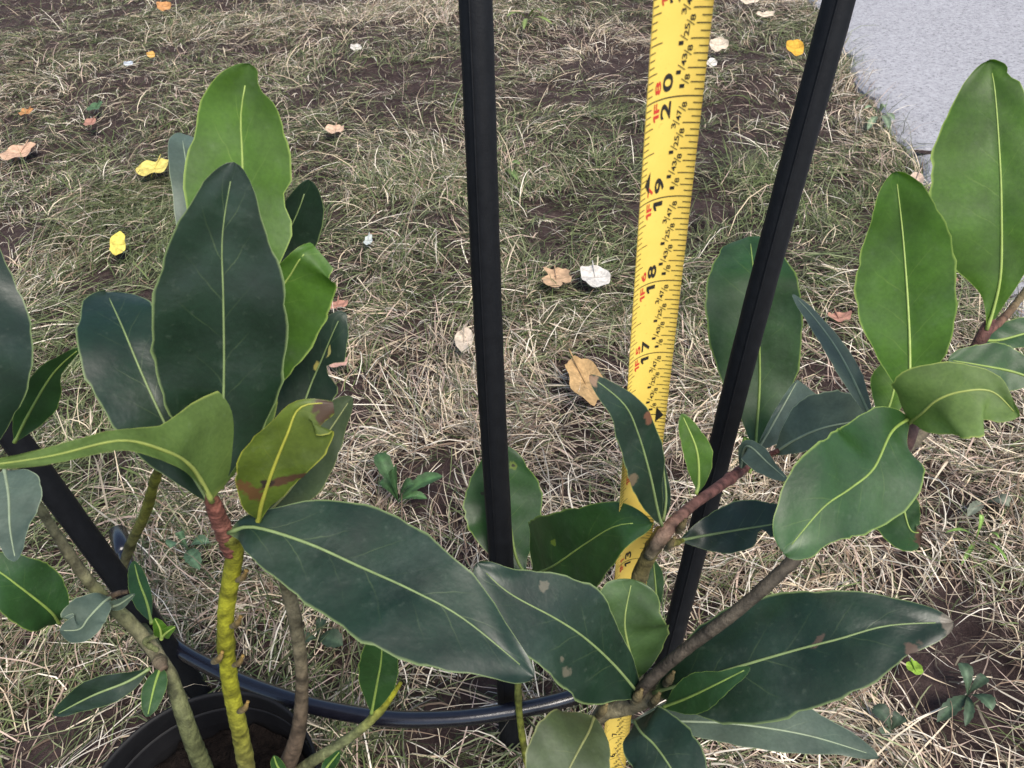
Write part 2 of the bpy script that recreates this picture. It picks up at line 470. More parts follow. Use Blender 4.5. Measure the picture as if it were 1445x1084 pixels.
V, Fc = lathe(prof)
V[:, 2] += (vn2(V[:, 0], V[:, 1], 120) - .5) * .009 + (vn3(V[:, 0], V[:, 1], 300) - .5) * .005
mk('potting_soil', V, Fc, M_PSOIL, pot, (pot_c[0], pot_c[1], SOIL_Z))

# ------------------------------------------------------------------ stakes and hoop
SR = .315 * U
def stake(pa, pb, label, ext_top):
    """pb = foot (on the ground), pa = a point higher up"""
    d = (pa - pb); L = np.linalg.norm(d); d = d / L
    foot = pb - d * .03
    top = pa + d * ext_top
    e = empty('garden_stake', pb, label, 'stake', 'black garden stakes round the laurel')
    n = 60
    us = np.linspace(0, 1, n)
    C = foot + (top - foot) * us[:, None]
    C[:, 0] += .0006 * np.sin(us * 9)
    R = SR * (1 + .012 * np.sin(us * 260))
    V, Fc = tube_data(C, R, 14)
    mk('shaft', V, Fc, M_STAKE, e, pb)
    rr = np.array([SR * 1.02, SR * 1.22, SR * 1.2, SR * .8, SR * .2])
    C2 = top + d * np.array([-.03, -.028, .002, .006, .007])[:, None]
    V, Fc = tube_data(C2, rr, 14); mk('cap', V, Fc, M_STAKE, e, top)
    # thin moulding seam along the shaft
    side = np.cross(d, ray(700, 500)); side /= np.linalg.norm(side)
    nrm = np.cross(side, d)
    if nrm.dot(CAM - pb) < 0: nrm = -nrm
    off = (nrm * .93 + side * .37) * SR
    C3 = C[2:-2] + off
    V, Fc = tube_data(C3, np.full(len(C3), SR * .07), 6); mk('seam', V, Fc, M_STAKE, e, pb)
    return e
stake(P(669, 0, 14.0), G(719, 1046), 'black stake standing upright behind the wide dark drooping laurel leaf', .10)
stake(P(1182, 0, 14.9), G(930, 968), 'black stake leaning towards the concrete path, beside the tape measure', .10)
stake(P(3, 592, 17.6), G(286, 985), 'black stake leaning outwards behind the nursery pot', .26)

hz = 2.3 * U
hp = [G(a, b_, hz) for a, b_ in ((166, 750), (186, 815), (214, 868), (245, 910), (296, 941), (350, 966), (430, 993), (500, 1008), (560, 1015), (620, 1015), (680, 1010), (760, 996), (815, 981), (870, 958), (915, 925))]
out, L = catmull(np.array(hp), 30)
C = resample(out, L, np.linspace(0, 1, 90))
hoop = empty('support_hoop', (C[45][0], C[45][1], 0), 'glossy black half hoop tube curving behind the nursery pot', 'hoop')
V, Fc = tube_data(C, np.full(90, .225 * U), 14); mk('tube', V, Fc, M_HOOP, hoop, C[45])
V, Fc = tube_data(np.array([C[0] + (C[0] - C[3]) * .15, C[0], C[4], C[5]]), np.array([.16, .29, .29, .24]) * U, 14); mk('end_cap', V, Fc, M_HOOP, hoop, C[0])
pc = G(226, 912, hz)
dl = (P(3, 592, 17.6) - G(286, 985)); dl /= np.linalg.norm(dl)
V, Fc = tube_data(np.array([pc - dl * .012, pc - dl * .011, pc + dl * .011, pc + dl * .012]), np.array([.33, .42, .42, .33]) * U, 14); mk('clip', V, Fc, M_HOOP, hoop, pc)

# ------------------------------------------------------------------ tape measure
def tape_edge(t):
    k = 1 + .0947 * t
    return P((992 + 76 * t) / k, (135 + 168.2 * t) / k, 9.06 * k)
TA, TB = tape_edge(0.0), tape_edge(13.0)            # 20 inch, 7 inch marks on the right edge
INCH = (TA - TB) / 13.0                              # one printed inch
SIDE = np.array([-.70, -.21, 0]) * U                 # right edge -> left edge
TN = np.cross(INCH, SIDE); TN /= np.linalg.norm(TN)
if TN.dot(CAM - TA) < 0: TN = -TN
SAG = .13 * U
def tape_pt(inch, v, off=0.0):                       # v: 0 left edge, 1 right edge
    p = TB + INCH * (inch - 7.0) + SIDE * (1 - v)
    return p + TN * (-SAG * (1 - (2 * v - 1) ** 2) + off)
zper = INCH[2]
i_ground = 7.0 - TB[2] / zper - .6
tape = empty('tape_measure', tape_pt(i_ground + .6, .5), 'yellow steel tape measure blade standing upright, printed in black and red inches', 'tape measure')
rows = np.arange(i_ground, 24.01, .25); vv = np.linspace(0, 1, 13)
V = np.array([tape_pt(i, v) for i in rows for v in vv] + [tape_pt(i, v, -.00025) for i in rows for v in vv])
nr, nv = len(rows), 13
Fc = []
for i in range(nr - 1):
    for j in range(nv - 1):
        a = i * nv + j
        Fc.append((a, a + 1, a + nv + 1, a + nv)); o2 = nr * nv
        Fc.append((o2 + a, o2 + a + nv, o2 + a + nv + 1, o2 + a + 1))
    for j in (0, nv - 1):
        a = i * nv + j; Fc.append((a, a + nv, o2 + a + nv, o2 + a))
mk('blade', V, Fc, M_TAPE, tape, V[0])
PROUD = .00012
def strip(i0, v0, v1, wdt, VV, FF):
    k = max(2, int(abs(v1 - v0) * 14) + 1)
    b0 = len(VV)
    for v in np.linspace(v0, v1, k):
        VV.append(tape_pt(i0 - wdt / 2, v, PROUD)); VV.append(tape_pt(i0 + wdt / 2, v, PROUD))
    for j in range(k - 1):
        a = b0 + j * 2; FF.append((a, a + 2, a + 3, a + 1))
VV, FF = [], []
for s16 in range(int(math.ceil(i_ground * 16)), 24 * 16):
    i = s16 / 16; r = s16 % 16
    if r == 0: strip(i, .0, 1.0, .011, VV, FF); continue
    lr = .25 if r % 4 == 0 else (.19 if r % 2 == 0 else .125)
    strip(i, 1 - lr, .995, .0095, VV, FF)
    ll = .27 if r == 8 else (.20 if r % 4 == 0 else .13)
    strip(i, .005, ll, .0095, VV, FF)
mk('graduation_marks', VV, FF, M_INK, tape, VV[0], smooth=False)
txt_cache = {}
def text_mesh(s, bold):
    if (s, bold) in txt_cache: return txt_cache[(s, bold)]
    if s == '1' and bold > .015:
        V = np.array([(.5, 0), (1, 0), (1, 1), (.5, 1), (0, .78), (0, .58), (.5, .70)], float)
        txt_cache[(s, bold)] = (V, [(0, 1, 2, 3, 6), (6, 3, 4, 5)]); return txt_cache[(s, bold)]
    cu = bpy.data.curves.new('t', 'FONT'); cu.body = s; cu.size = 1.0; cu.offset = bold; cu.resolution_u = 3
    ob = bpy.data.objects.new('t', cu); COL.objects.link(ob)
    dg = bpy.context.evaluated_depsgraph_get(); dg.update()
    me = ob.evaluated_get(dg).to_mesh()
    V = np.array([v.co[:] for v in me.vertices]); Fc = [tuple(p.vertices) for p in me.polygons]
    ob.evaluated_get(dg).to_mesh_clear()
    bpy.data.objects.remove(ob); bpy.data.curves.remove(cu)
    V = V[:, :2]; V = V - V.min(0); V = V / V[:, 1].max()
    txt_cache[(s, bold)] = (V, Fc); return V, Fc
def stamp(name, s, inch, v_base, height, length, mat, bold=.02, join=None):
    """text reads up the blade: its foot faces right (v grows), inch = where it starts"""
    V, Fc = text_mesh(s, bold)
    wdt = V[:, 0].max()
    W = [tape_pt(inch + x / wdt * length, v_base - y * height, PROUD) for x, y in V]
    if join is not None:
        b0 = len(join[0]); join[0].extend(W); join[1].extend([tuple(q + b0 for q in f) for f in Fc]); return
    mk(name, W, Fc, mat, tape, W[0], smooth=False)
fr = ['1/8', '1/4', '3/8', '1/2', '5/8', '3/4', '7/8']
for i in range(int(math.ceil(i_ground)), 24):
    s = str(i)
    if len(s) == 2:
        l0 = .10 if s[0] == '1' else .165
        stamp('numeral', s[0], i - .035 - l0, .53, .185, l0, M_INK, .022)
        l1 = .10 if s[1] == '1' else .165
        stamp('numeral', s[1], i + .055, .53, .185, l1, M_INK, .022)
    else:
        stamp('numeral', s, i + .07, .60, .20, .17, M_INK, .022)
    if i > 12:
        stamp('foot_numeral', '1', i - .20, .31, .12, .065, M_RED, .025)
        stamp('foot_numeral', 'F', i - .115, .31, .12, .09, M_RED, .02)
        stamp('foot_numeral', str(i - 12), i + .05, .31, .12, .12 if i != 13 else .065, M_RED, .02)
    if i >= 16 or i < 12:
        for q, f_ in enumerate(fr):
            c = i + (q + 1) / 8 + .01
            vb = .72 if q % 2 == 0 else .645
            J = ([], [])
            stamp('', f_[0], c - .062, vb, .075, .034 if f_[0] == '1' else .052, M_INK, .012, J)
            stamp('', f_[2], c + .008, vb + .07, .075, .052, M_INK, .012, J)
            b0 = len(J[0])
            for (ii_, v_) in ((c - .030, vb + .062), (c - .022, vb + .062), (c + .024, vb - .055), (c + .016, vb - .055)): J[0].append(tape_pt(ii_, v_, PROUD))
            J[1].append((b0, b0 + 1, b0 + 2, b0 + 3))
            mk('fraction', J[0], J[1], M_INK, tape, J[0][0], smooth=False)
def tri(inch, v0, v1, hh):
    W = [tape_pt(inch - hh, v0, PROUD), tape_pt(inch + hh, v0, PROUD), tape_pt(inch, v1, PROUD)]
    mk('stud_arrow', W, [(0, 1, 2)], M_INK, tape, W[0], smooth=False)
tri(16, .80, .95, .13); tri(19.2, .22, .10, .12)

# ------------------------------------------------------------------ laurel shrubs
def interp_w(ws, us):
    ws = np.asarray(ws, float)
    o, _ = catmull(np.stack([np.arange(len(ws)), ws], 1), 20)
    x = np.linspace(0, len(ws) - 1, len(o))
    w_ = np.maximum(0, np.interp(us * (len(ws) - 1), x, o[:, 1]))
    return w_
def round_tip(ws, us, r):
    ws = list(ws)
    if ws[-1] == 0 and len(ws) > 2:
        ws[-1] = ws[-2] * r
        w_ = interp_w(ws, us)
        u0 = 1 - .62 / (len(ws) - 1)
        q = np.clip((us - u0) / (1 - u0), 0, 1)
        return w_ * np.sqrt(np.maximum(0, 1 - q ** 1.9))
    return interp_w(ws, us)
leaf_no = [0]
def leaf(parent, kind, mid, Lw, Rw, tilt=0, fold=8, wave=.05, spots=(), rib=1.0, curl=0, ribend=.95, rt=.5, notch=()):
    leaf_no[0] += 1
    sd = leaf_no[0]
    mp = np.array([P(*p) for p in mid])
    out, L = catmull(mp, 24)
    NU, NV = 44, 9
    us = .5 - .5 * np.cos(np.linspace(0, np.pi, NU)); us = us * .8 + np.linspace(0, 1, NU) * .2
    C = resample(out, L, us)
    T = np.gradient(C, axis=0); T /= np.linalg.norm(T, axis=1)[:, None]
    r = C - CAM; dep = r @ (RM @ np.array([0, 0, -1.0])); rn = r / np.linalg.norm(r, axis=1)[:, None]
    s0 = np.cross(rn, T); s0 /= np.linalg.norm(s0, axis=1)[:, None]     # right of travel on screen
    nf = np.cross(s0, T)
    nf *= -np.sign((nf * rn).sum(1))[:, None]                            # towards camera
    wl = round_tip(Lw, us, rt) * dep / F; wr = round_tip(Rw, us, rt) * dep / F
    for (nu, sd_, amt, sg) in notch:
        k_ = 1 - amt * np.exp(-(np.abs(us - nu) / sg) ** 3)
        if sd_ > 0: wr = wr * k_
        else: wl = wl * k_
    r2 = np.random.default_rng(sd)
    ph = r2.uniform(0, 6.28, 6)
    tt = math.tan(math.radians(tilt)); ff = math.tan(math.radians(fold))
    V, UV = [], []
    for j in range(-NV, NV + 1):
        v = j / NV; a = abs(v)
        wv = (wr if v > 0 else wl)
        ser = 1 + (.018 * np.sin(us * 38 + ph[4 if v > 0 else 5]) + .012 * np.sin(us * 71 + ph[0]) + .01 * r2.standard_normal(NU)) * (a > .93)
        x = v * wv * ser if v > 0 else v * wv * ser
        wm = np.maximum(wl.max(), wr.max())
        q = a * a * wm * wave * (np.sin(us * 11 + ph[0] + (1.7 if v > 0 else 0)) * .8 + .5 * np.sin(us * 23 + ph[1] + (0 if v > 0 else 2.0)))
        dz = abs(x) * ff * (1 - .35 * a) + q - curl * a ** 2 * wv
        dz = dz + .035 * wm * np.sin(us * 26 + 2.2 * a + ph[2]) * a * (1 - a) * 2
        p = C + s0 * x[:, None] - nf * (x * tt)[:, None] + nf * dz[:, None]
        V.append(p); UV.append(np.stack([us, np.full(NU, .5 + .5 * v)], 1))
    V = np.stack(V, 1).reshape(-1, 3); UV = np.stack(UV, 1).reshape(-1, 2)
    k = 2 * NV + 1
    Fc = [(i * k + j, i * k + j + 1, (i + 1) * k + j + 1, (i + 1) * k + j) for i in range(NU - 1) for j in range(k - 1)]
    mat = leaf_mat(kind, spots) if spots else LM[kind]
    lf = mk('leaf', V, Fc, mat, parent, C[0], uv=UV)
    ur = np.linspace(0, ribend, 30)
    CR = resample(out, L, ur)
    dm = np.interp(ur, us, dep)
    w0 = 1.75 * rib
    rad = (w0 * (1 - ur) ** .7 + .5) * dm / F
    V, Fc = tube_data(CR, rad * np.where(ur < .05, 1.25, 1), 8)
    mk('midrib', V, Fc, VM[kind], lf, C[0])
    return lf
def stem(parent, pts, colors, name='stem', knob=.025):
    """pts (px,py,depth,width_px)"""
    arr = np.array([[*P(a, b_, d), w_ * .80 * d * U / F / 2] for a, b_, d, w_ in pts])
    cc = np.array(colors, float)
    ci = np.linspace(0, 1, len(cc))
    full = np.c_[arr, np.stack([np.interp(np.linspace(0, 1, len(arr)), ci, cc[:, k]) for k in range(3)], 1)]
    out, L = catmull(full, 26)
    n = max(24, int(len(pts) * 12))
    D = resample(out, L, np.linspace(0, 1, n))
    rad = np.maximum(D[:, 3], .0006)
    s_ = np.random.default_rng(len(parent.name) * 7 + n + int(pts[0][0]))
    nodes = s_.uniform(0, 1, 5)
    uu = np.linspace(0, 1, n)
    for q in nodes: rad = rad * (1 + .14 * np.exp(-((uu - q) / .012) ** 2))
    k = 14
    V, Fc = tube_data(D[:, :3], rad, k, True, knob, n)
    ring = np.convolve(s_.uniform(.55, 1.4, n + 4), np.ones(5) / 5, 'valid'); ring[s_.random(n) < .05] *= .55
    side_ = 1 + .22 * np.sin(np.arange(k) / k * 2 * np.pi + s_.uniform(0, 6))
    cv = np.repeat(D[:, 4:7], k, 0) * (np.repeat(ring, k) * np.tile(side_, n))[:, None] * s_.uniform(.8, 1.15, (len(V), 1))
    return mk(name, V, Fc, M_STEM, parent, D[0, :3], col=cv)

LS = empty('laurel_shrub', (pot_c[0], pot_c[1], SOIL_Z), 'bay laurel shrub rooted in the black pot, yellow-green main stem', 'shrub')
RS_base = G(800, 1215)
RS = empty('laurel_shrub', RS_base, 'bay laurel shrub with reddish branch growing in front of the yellow tape measure', 'shrub')

YG = (.28, .28, .02); YG2 = (.18, .19, .025); RED = (.13, .045, .035); BRN = (.085, .06, .04); GRN = (.10, .11, .045); GB = (.13, .115, .07)
# --- left shrub stems
stem(LS, [(354, 1115, 17.9, 28), (340, 1040, 15.9, 29), (324, 960, 14.7, 29), (318, 880, 13.6, 29), (326, 815, 12.8, 31), (332, 775, 12.3, 30), (322, 752, 12.0, 28)],
     [GB, YG, YG, YG, YG2])
stem(LS, [(326, 780, 12.3, 26), (318, 755, 12.0, 30), (308, 730, 11.7, 30), (300, 708, 11.4, 26), (297, 695, 11.2, 14)], [RED, (.2, .085, .06), RED, (.2, .09, .05)], knob=.045)
stem(LS, [(300, 1118, 17.9, 32), (268, 1035, 16.6, 30), (244, 965, 16.4, 26), (222, 925, 16.3, 24), (190, 886, 16.2, 24), (148, 845, 16.0, 21), (110, 800, 15.6, 19), (58, 720, 15.0, 15), (20, 660, 14.2, 11)],
     [GRN, GRN, GB, GRN, GB, GRN])
stem(LS, [(235, 945, 16.6, 18), (215, 905, 19.5, 18), (192, 870, 22.6, 17), (170, 825, 23.4, 16), (182, 775, 22.8, 17), (205, 725, 21.0, 18), (218, 680, 19.0, 16), (240, 620, 16.5, 15)], [GRN, GRN, GB, YG2, YG2])
stem(LS, [(388, 1118, 17.9, 38), (418, 1045, 16.2, 28), (426, 965, 15.3, 23), (419, 890, 14.5, 24), (407, 835, 13.8, 24), (390, 780, 12.8, 22), (366, 732, 11.9, 20)], [BRN, BRN, GB, GB, YG2])
stem(LS, [(380, 1118, 17.9, 22), (440, 1075, 16.6, 20), (500, 1036, 16.2, 17), (535, 1004, 15.9, 16), (552, 982, 15.7, 12), (566, 963, 15.6, 7)], [BRN, GRN, GRN, YG, YG])
stem(LS, [(222, 925, 16.3, 16), (226, 935, 16.1, 22), (232, 945, 16.0, 14)], [GB, BRN], 'node')
stem(LS, [(150, 846, 16.0, 12), (165, 838, 15.7, 10), (180, 835, 15.6, 7)], [BRN, BRN], 'twig')
stem(LS, [(222, 918, 16.2, 9), (205, 905, 16.0, 10), (232, 893, 15.9, 7), (240, 885, 15.8, 5)], [GRN, GRN], 'twig')
for (a, b_, d, s_) in ((335, 880, 13.3, 9), (309, 930, 14.0, 10), (338, 935, 14.1, 8), (345, 1000, 15.0, 9), (343, 815, 12.6, 9)):
    stem(LS, [(a - 8, b_ + 4, d + .1, s_), (a, b_, d - .15, s_ + 2), (a + 5, b_ - 10, d - .3, 3)], [GB, (.22, .14, .04)], 'bud')

# --- left shrub leaves
leaf(LS, 'grey', [(305, 690, 12.4), (296, 540, 12.9), (276, 330, 13.2), (264, 240, 13.4), (256, 188, 14.4)], [0, 10, 20, 24, 24, 22, 0], [0, 15, 30, 38, 38, 32, 0], tilt=10, fold=4, rt=.8)
leaf(LS, 'bright', [(306, 690, 11.8), (325, 540, 11.9), (343, 380, 11.8), (342, 230, 11.5), (340, 160, 11.3), (352, 89, 11.0)], [0, 12, 25, 40, 56, 72, 76, 56, 0], [0, 10, 25, 34, 38, 64, 66, 56, 0], tilt=-8, fold=10, wave=.05, rt=.55, rib=1.9, notch=((.965, 1, .5, .025), (.70, 1, .18, .03)))
leaf(LS, 'dark', [(310, 690, 12.2), (340, 560, 12.7), (385, 380, 12.9), (420, 300, 12.6), (436, 253, 12.3)], [0, 12, 26, 36, 40, 38, 26, 0], [0, 12, 24, 32, 38, 44, 40, 0], tilt=20)
leaf(LS, 'bright', [(312, 690, 11.6), (345, 540, 11.7), (388, 425, 11.4), (410, 388, 11.2), (426, 362, 11.0), (444, 348, 11.1)], [0, 8, 16, 28, 38, 40, 36, 20, 8], [0, 10, 24, 40, 58, 70, 74, 66, 40], tilt=0, fold=6, wave=.08, rib=1.6)
leaf(LS, 'dark', [(304, 700, 11.3), (313, 620, 11.0), (316, 520, 10.6), (315, 420, 10.2), (314, 330, 9.9), (330, 229, 9.6)], [0, 22, 60, 82, 92, 90, 74, 46, 0], [0, 26, 60, 78, 86, 86, 74, 48, 0], tilt=6, fold=7, wave=.03)
leaf(LS, 'dark', [(298, 714, 11.5), (262, 655, 11.2), (225, 582, 10.9), (197, 520, 10.9), (172, 460, 11.1), (150, 412, 11.7)], [0, 22, 46, 60, 66, 60, 42, 0], [0, 12, 26, 36, 44, 50, 46, 0], tilt=12, fold=6, rt=.6)
leaf(LS, 'light', [(299, 708, 11.2), (285, 680, 10.8), (266, 655, 10.3), (232, 636, 9.7), (170, 622, 9.0), (70, 644, 8.2), (-40, 660, 7.6)], [0, 5, 9, 12, 14, 14, 13, 12, 10, 0], [0, 140, 132, 80, 32, 18, 15, 14, 10, 0], tilt=30, fold=12, wave=.03, rib=1.7)
leaf(LS, 'olive', [(366, 735, 12.1), (410, 690, 12.2), (450, 630, 12.3), (497, 560, 12.3)], [0, 22, 42, 50, 44, 26, 0], [0, 20, 34, 34, 28, 16, 0], tilt=-25)
leaf(LS, 'dark', [(368, 735, 12.6), (405, 640, 12.9), (436, 550, 12.9), (452, 512, 12.8), (476, 456, 12.6), (488, 441, 12.6)], [0, 14, 28, 40, 44, 36, 26, 0], [0, 14, 26, 36, 34, 40, 26, 0], tilt=-15,
     notch=((.74, 1, .75, .045),), spots=[(.72, .47, .02, .06, 0, (.35, .30, .08)), (.80, .60, .016, .05, .5, (.33, .30, .1))])
leaf(LS, 'yellow', [(364, 738, 11.7), (369, 712, 11.3), (384, 666, 10.9), (405, 614, 10.6), (424, 575, 10.5), (470, 568, 10.6)], [0, 13, 34, 46, 46, 32, 10, 0], [0, 10, 26, 40, 52, 62, 50, 16], tilt=15, fold=12, wave=.08, rib=1.7,
     spots=[(.42, .80, .035, .42, -.25, (.09, .045, .022)), (.30, .25, .05, .25, .2, (.12, .06, .02)), (.36, .5, .03, .1, 0, (.03, .02, .015)), (.97, .6, .06, .5, 0, (.07, .04, .022))])
leaf(LS, 'dark', [(322, 752, 11.8), (357, 744, 11.6), (432, 766, 11.5), (506, 799, 11.4), (581, 833, 11.2), (655, 874, 11.1), (754, 955, 11.0)], [0, 26, 60, 82, 88, 80, 66, 48, 26, 0], [0, 36, 56, 70, 78, 86, 84, 72, 42, 0], tilt=-22, fold=5, wave=.03, rib=1.2)
# left frame edge
leaf(LS, 'dark', [(-12, 640, 12.6), (-22, 560, 12.0), (-30, 450, 11.6), (-36, 310, 11.4)], [0, 26, 50, 60, 56, 34, 0], [0, 26, 50, 62, 58, 36, 0], tilt=-14)
leaf(LS, 'mid', [(20, 625, 14.2), (38, 588, 14.1), (67, 538, 14.0), (88, 513, 13.9), (114, 491, 13.7)], [0, 12, 18, 20, 18, 10, 0], [0, 18, 28, 24, 10, 6, 0], tilt=20)
leaf(LS, 'grey', [(6, 662, 13.4), (12, 700, 13.0), (14, 745, 12.7), (22, 792, 12.4)], [0, 32, 40, 32, 18, 0], [0, 30, 36, 30, 16, 0], tilt=20)
leaf(LS, 'mid', [(84, 880, 15.4), (70, 862, 14.8), (30, 830, 14.2), (-10, 802, 13.9), (-50, 790, 13.8)], [0, 20, 34, 38, 36, 22, 0], [0, 20, 36, 44, 40, 24, 0], tilt=10)
leaf(LS, 'grey', [(158, 842, 15.8), (145, 851, 15.4), (125, 872, 15.1), (112, 888, 14.9), (84, 890, 14.7)], [0, 6, 16, 22, 18, 0], [0, 16, 30, 34, 22, 0], tilt=30, fold=20)
leaf(LS, 'grey', [(150, 858, 15.7), (168, 853, 15.3), (190, 838, 15.0)], [0, 7, 8, 6, 0], [0, 6, 8, 5, 0], tilt=20)
leaf(LS, 'mid', [(214, 880, 17.5), (207, 850, 18.0), (196, 820, 18.4), (189, 792, 18.8)], [0, 14, 16, 12, 0], [0, 5, 10, 10, 0], tilt=20)
leaf(LS, 'bright', [(228, 902, 15.8), (226, 888, 15.5), (218, 872, 15.3)], [0, 9, 8, 0], [0, 11, 8, 0])
leaf(LS, 'bright', [(228, 900, 15.8), (236, 892, 15.5), (248, 884, 15.3)], [0, 7, 6, 0], [0, 8, 6, 0])
leaf(LS, 'dark', [(212, 943, 16.1), (180, 962, 15.9), (130, 982, 15.7), (76, 1010, 15.6)], [0, 13, 20, 19, 12, 0], [0, 12, 20, 22, 15, 0], tilt=-25)
leaf(LS, 'mid', [(228, 938, 16.1), (218, 968, 15.7), (208, 1012, 15.3)], [0, 12, 16, 13, 0], [0, 10, 15, 12, 0], tilt=20)
leaf(LS, 'mid', [(524, 1008, 15.8), (532, 965, 15.2), (538, 930, 14.8), (540, 880, 14.4)], [0, 14, 26, 30, 24, 0], [0, 14, 25, 26, 20, 0], tilt=-8)
leaf(LS, 'mid', [(405, 1100, 16.4), (392, 1082, 16.2), (386, 1066, 16.0)], [0, 8, 8, 0], [0, 8, 8, 0])
leaf(LS, 'mid', [(452, 1100, 16.4), (462, 1082, 16.4), (480, 1060, 16.2)], [0, 8, 9, 0], [0, 9, 9, 0])

# --- right shrub stems
RB = (.10, .055, .045); RB2 = (.15, .06, .05)
stem(RS, [(800, 1215, 19.9, 26), (806, 1150, 18.2, 26), (822, 1075, 16.2, 25), (845, 1012, 14.6, 27), (890, 996, 14.2, 30), (930, 975, 13.9, 30), (965, 952, 13.6, 22)], [BRN, BRN, GB, GB, GB], knob=.05)
stem(RS, [(890, 995, 14.3, 24), (912, 965, 13.6, 22), (960, 922, 13.0, 22), (1040, 862, 12.5, 23), (1110, 800, 12.4, 22), (1190, 720, 12.8, 26), (1262, 650, 13.0, 26), (1284, 610, 12.9, 26), (1285, 580, 12.8, 18)], [(.05, .04, .03), (.05, .04, .03), (.06, .05, .035), (.05, .04, .03), RB, RB])
stem(RS, [(1262, 650, 13.1, 20), (1320, 590, 14.2, 20), (1362, 520, 14.6, 20), (1390, 468, 14.5, 22), (1400, 450, 14.4, 12)], [GB, RB, RB2])
stem(RS, [(900, 975, 14.3, 26), (893, 900, 14.5, 26), (900, 825, 14.2, 28), (915, 785, 13.9, 28), (935, 750, 13.6, 28)], [GB, GB, (.13, .11, .04), (.15, .12, .04)])
stem(RS, [(915, 785, 13.8, 20), (940, 750, 13.5, 26), (975, 715, 14.2, 19), (1010, 690, 15.2, 19), (1050, 660, 17.0, 18), (1072, 636, 18.6, 13)], [GB, (.12, .065, .05), (.16, .07, .055), RB2, RB2])
stem(RS, [(1040, 668, 16.6, 14), (1068, 650, 16.8, 12), (1098, 636, 16.4, 9)], [RB2, RB2])
stem(RS, [(935, 760, 13.6, 18), (950, 766, 13.8, 14), (966, 762, 14.2, 7)], [RB, YG2], 'twig')
stem(RS, [(800, 1200, 20.0, 14), (752, 1100, 20.4, 13), (737, 1040, 20.4, 12), (731, 970, 20.2, 12), (735, 890, 20.0, 12), (742, 815, 19.7, 11)], [GB, YG2, YG2, GRN, GRN])
stem(RS, [(1390, 470, 14.5, 16), (1415, 450, 14.6, 14), (1440, 420, 14.7, 12), (1475, 370, 14.9, 10)], [RB2, GRN])
for (a, b_, d, s_) in ((850, 1005, 14.2, 14), (868, 985, 13.9, 12), (900, 985, 13.8, 14), (925, 990, 13.7, 12), (945, 960, 13.5, 12), (962, 745, 13.5, 10), (946, 770, 13.3, 9)):
    stem(RS, [(a - 6, b_ + 5, d + .1, s_), (a, b_ - 2, d - .2, s_ + 2), (a + 6, b_ - 12, d - .35, 4)], [GB, (.16, .12, .05)], 'bud')
# --- right shrub leaves
leaf(RS, 'mid', [(742, 812, 19.7), (728, 785, 19.8), (720, 740, 20.0), (712, 690, 20.0), (708, 628, 19.9)], [0, 30, 52, 60, 56, 38, 0], [0, 22, 38, 50, 50, 34, 0], tilt=8, spots=[(.66, .22, .014, .03, 0, (.02, .02, .012)), (.84, .72, .012, .03, 0, (.03, .03, .015)), (.84, .72, .03, .07, 0, (.12, .17, .03))][::-1])
leaf(RS, 'mid', [(748, 812, 19.5), (778, 800, 16.2), (825, 768, 14.7), (870, 742, 13.8), (920, 738, 13.4)], [0, 30, 62, 72, 62, 44, 0], [0, 22, 44, 60, 62, 46, 0], tilt=-10,
     spots=[(.44, .36, .010, .025, 0, (.02, .02, .012)), (.55, .72, .022, .045, .3, (.05, .045, .03)), (.60, .30, .02, .03, 0, (.16, .22, .03))])
leaf(RS, 'soft', [(900, 958, 14.0), (885, 905, 13.7), (882, 870, 13.5), (892, 818, 13.4)], [0, 26, 44, 48, 42, 0], [0, 42, 60, 60, 46, 0], tilt=8, rt=.85)
leaf(RS, 'dark', [(906, 985, 13.9), (868, 940, 13.4), (826, 901, 12.9), (784, 873, 12.6), (717, 836, 12.4), (672, 795, 12.4)], [0, 26, 58, 70, 70, 66, 58, 40, 0], [0, 20, 34, 48, 66, 62, 50, 30, 0], tilt=18, fold=6,
     spots=[(.72, .80, .02, .06, 0, (.10, .095, .065)), (.55, .2, .012, .03, 0, (.10, .095, .065)), (.50, .13, .02, .05, .4, (.10, .095, .065))])
leaf(RS, 'dark', [(922, 978, 13.8), (975, 962, 13.2), (1045, 940, 12.7), (1128, 916, 12.4), (1183, 902, 12.2), (1253, 883, 12.1), (1345, 878, 12.0)], [0, 36, 66, 80, 82, 74, 58, 33, 0], [0, 32, 60, 76, 76, 72, 58, 36, 0], tilt=-14, fold=5, wave=.03, rib=1.15,
     spots=[(.61, .47, .012, .05, .4, (.07, .05, .035)), (.86, .95, .025, .12, 0, (.09, .06, .04)), (.99, .5, .025, .6, 0, (.14, .12, .09))])
leaf(RS, 'mid', [(936, 998, 13.2), (970, 985, 12.6), (1010, 966, 12.1), (1058, 942, 11.8)], [0, 16, 26, 24, 12, 0], [0, 13, 23, 24, 14, 0], tilt=-12)
leaf(RS, 'grey', [(890, 1018, 14.2), (960, 1018, 14.1), (1040, 1022, 14.0), (1140, 1038, 13.9), (1240, 1068, 13.8)], [0, 28, 44, 50, 44, 26, 0], [0, 12, 24, 28, 26, 14, 0], tilt=-32)
leaf(RS, 'dark', [(895, 1018, 13.8), (905, 1034, 13.3), (924, 1052, 13.0), (950, 1090, 12.6), (985, 1160, 12.2)], [0, 36, 48, 52, 40, 0], [0, 34, 46, 48, 38, 0], tilt=14)
leaf(RS, 'olive', [(838, 1012, 14.2), (831, 1032, 13.7), (818, 1056, 13.3), (790, 1110, 12.9), (760, 1170, 12.8)], [0, 30, 50, 52, 40, 0], [0, 40, 62, 64, 44, 0], tilt=-10)
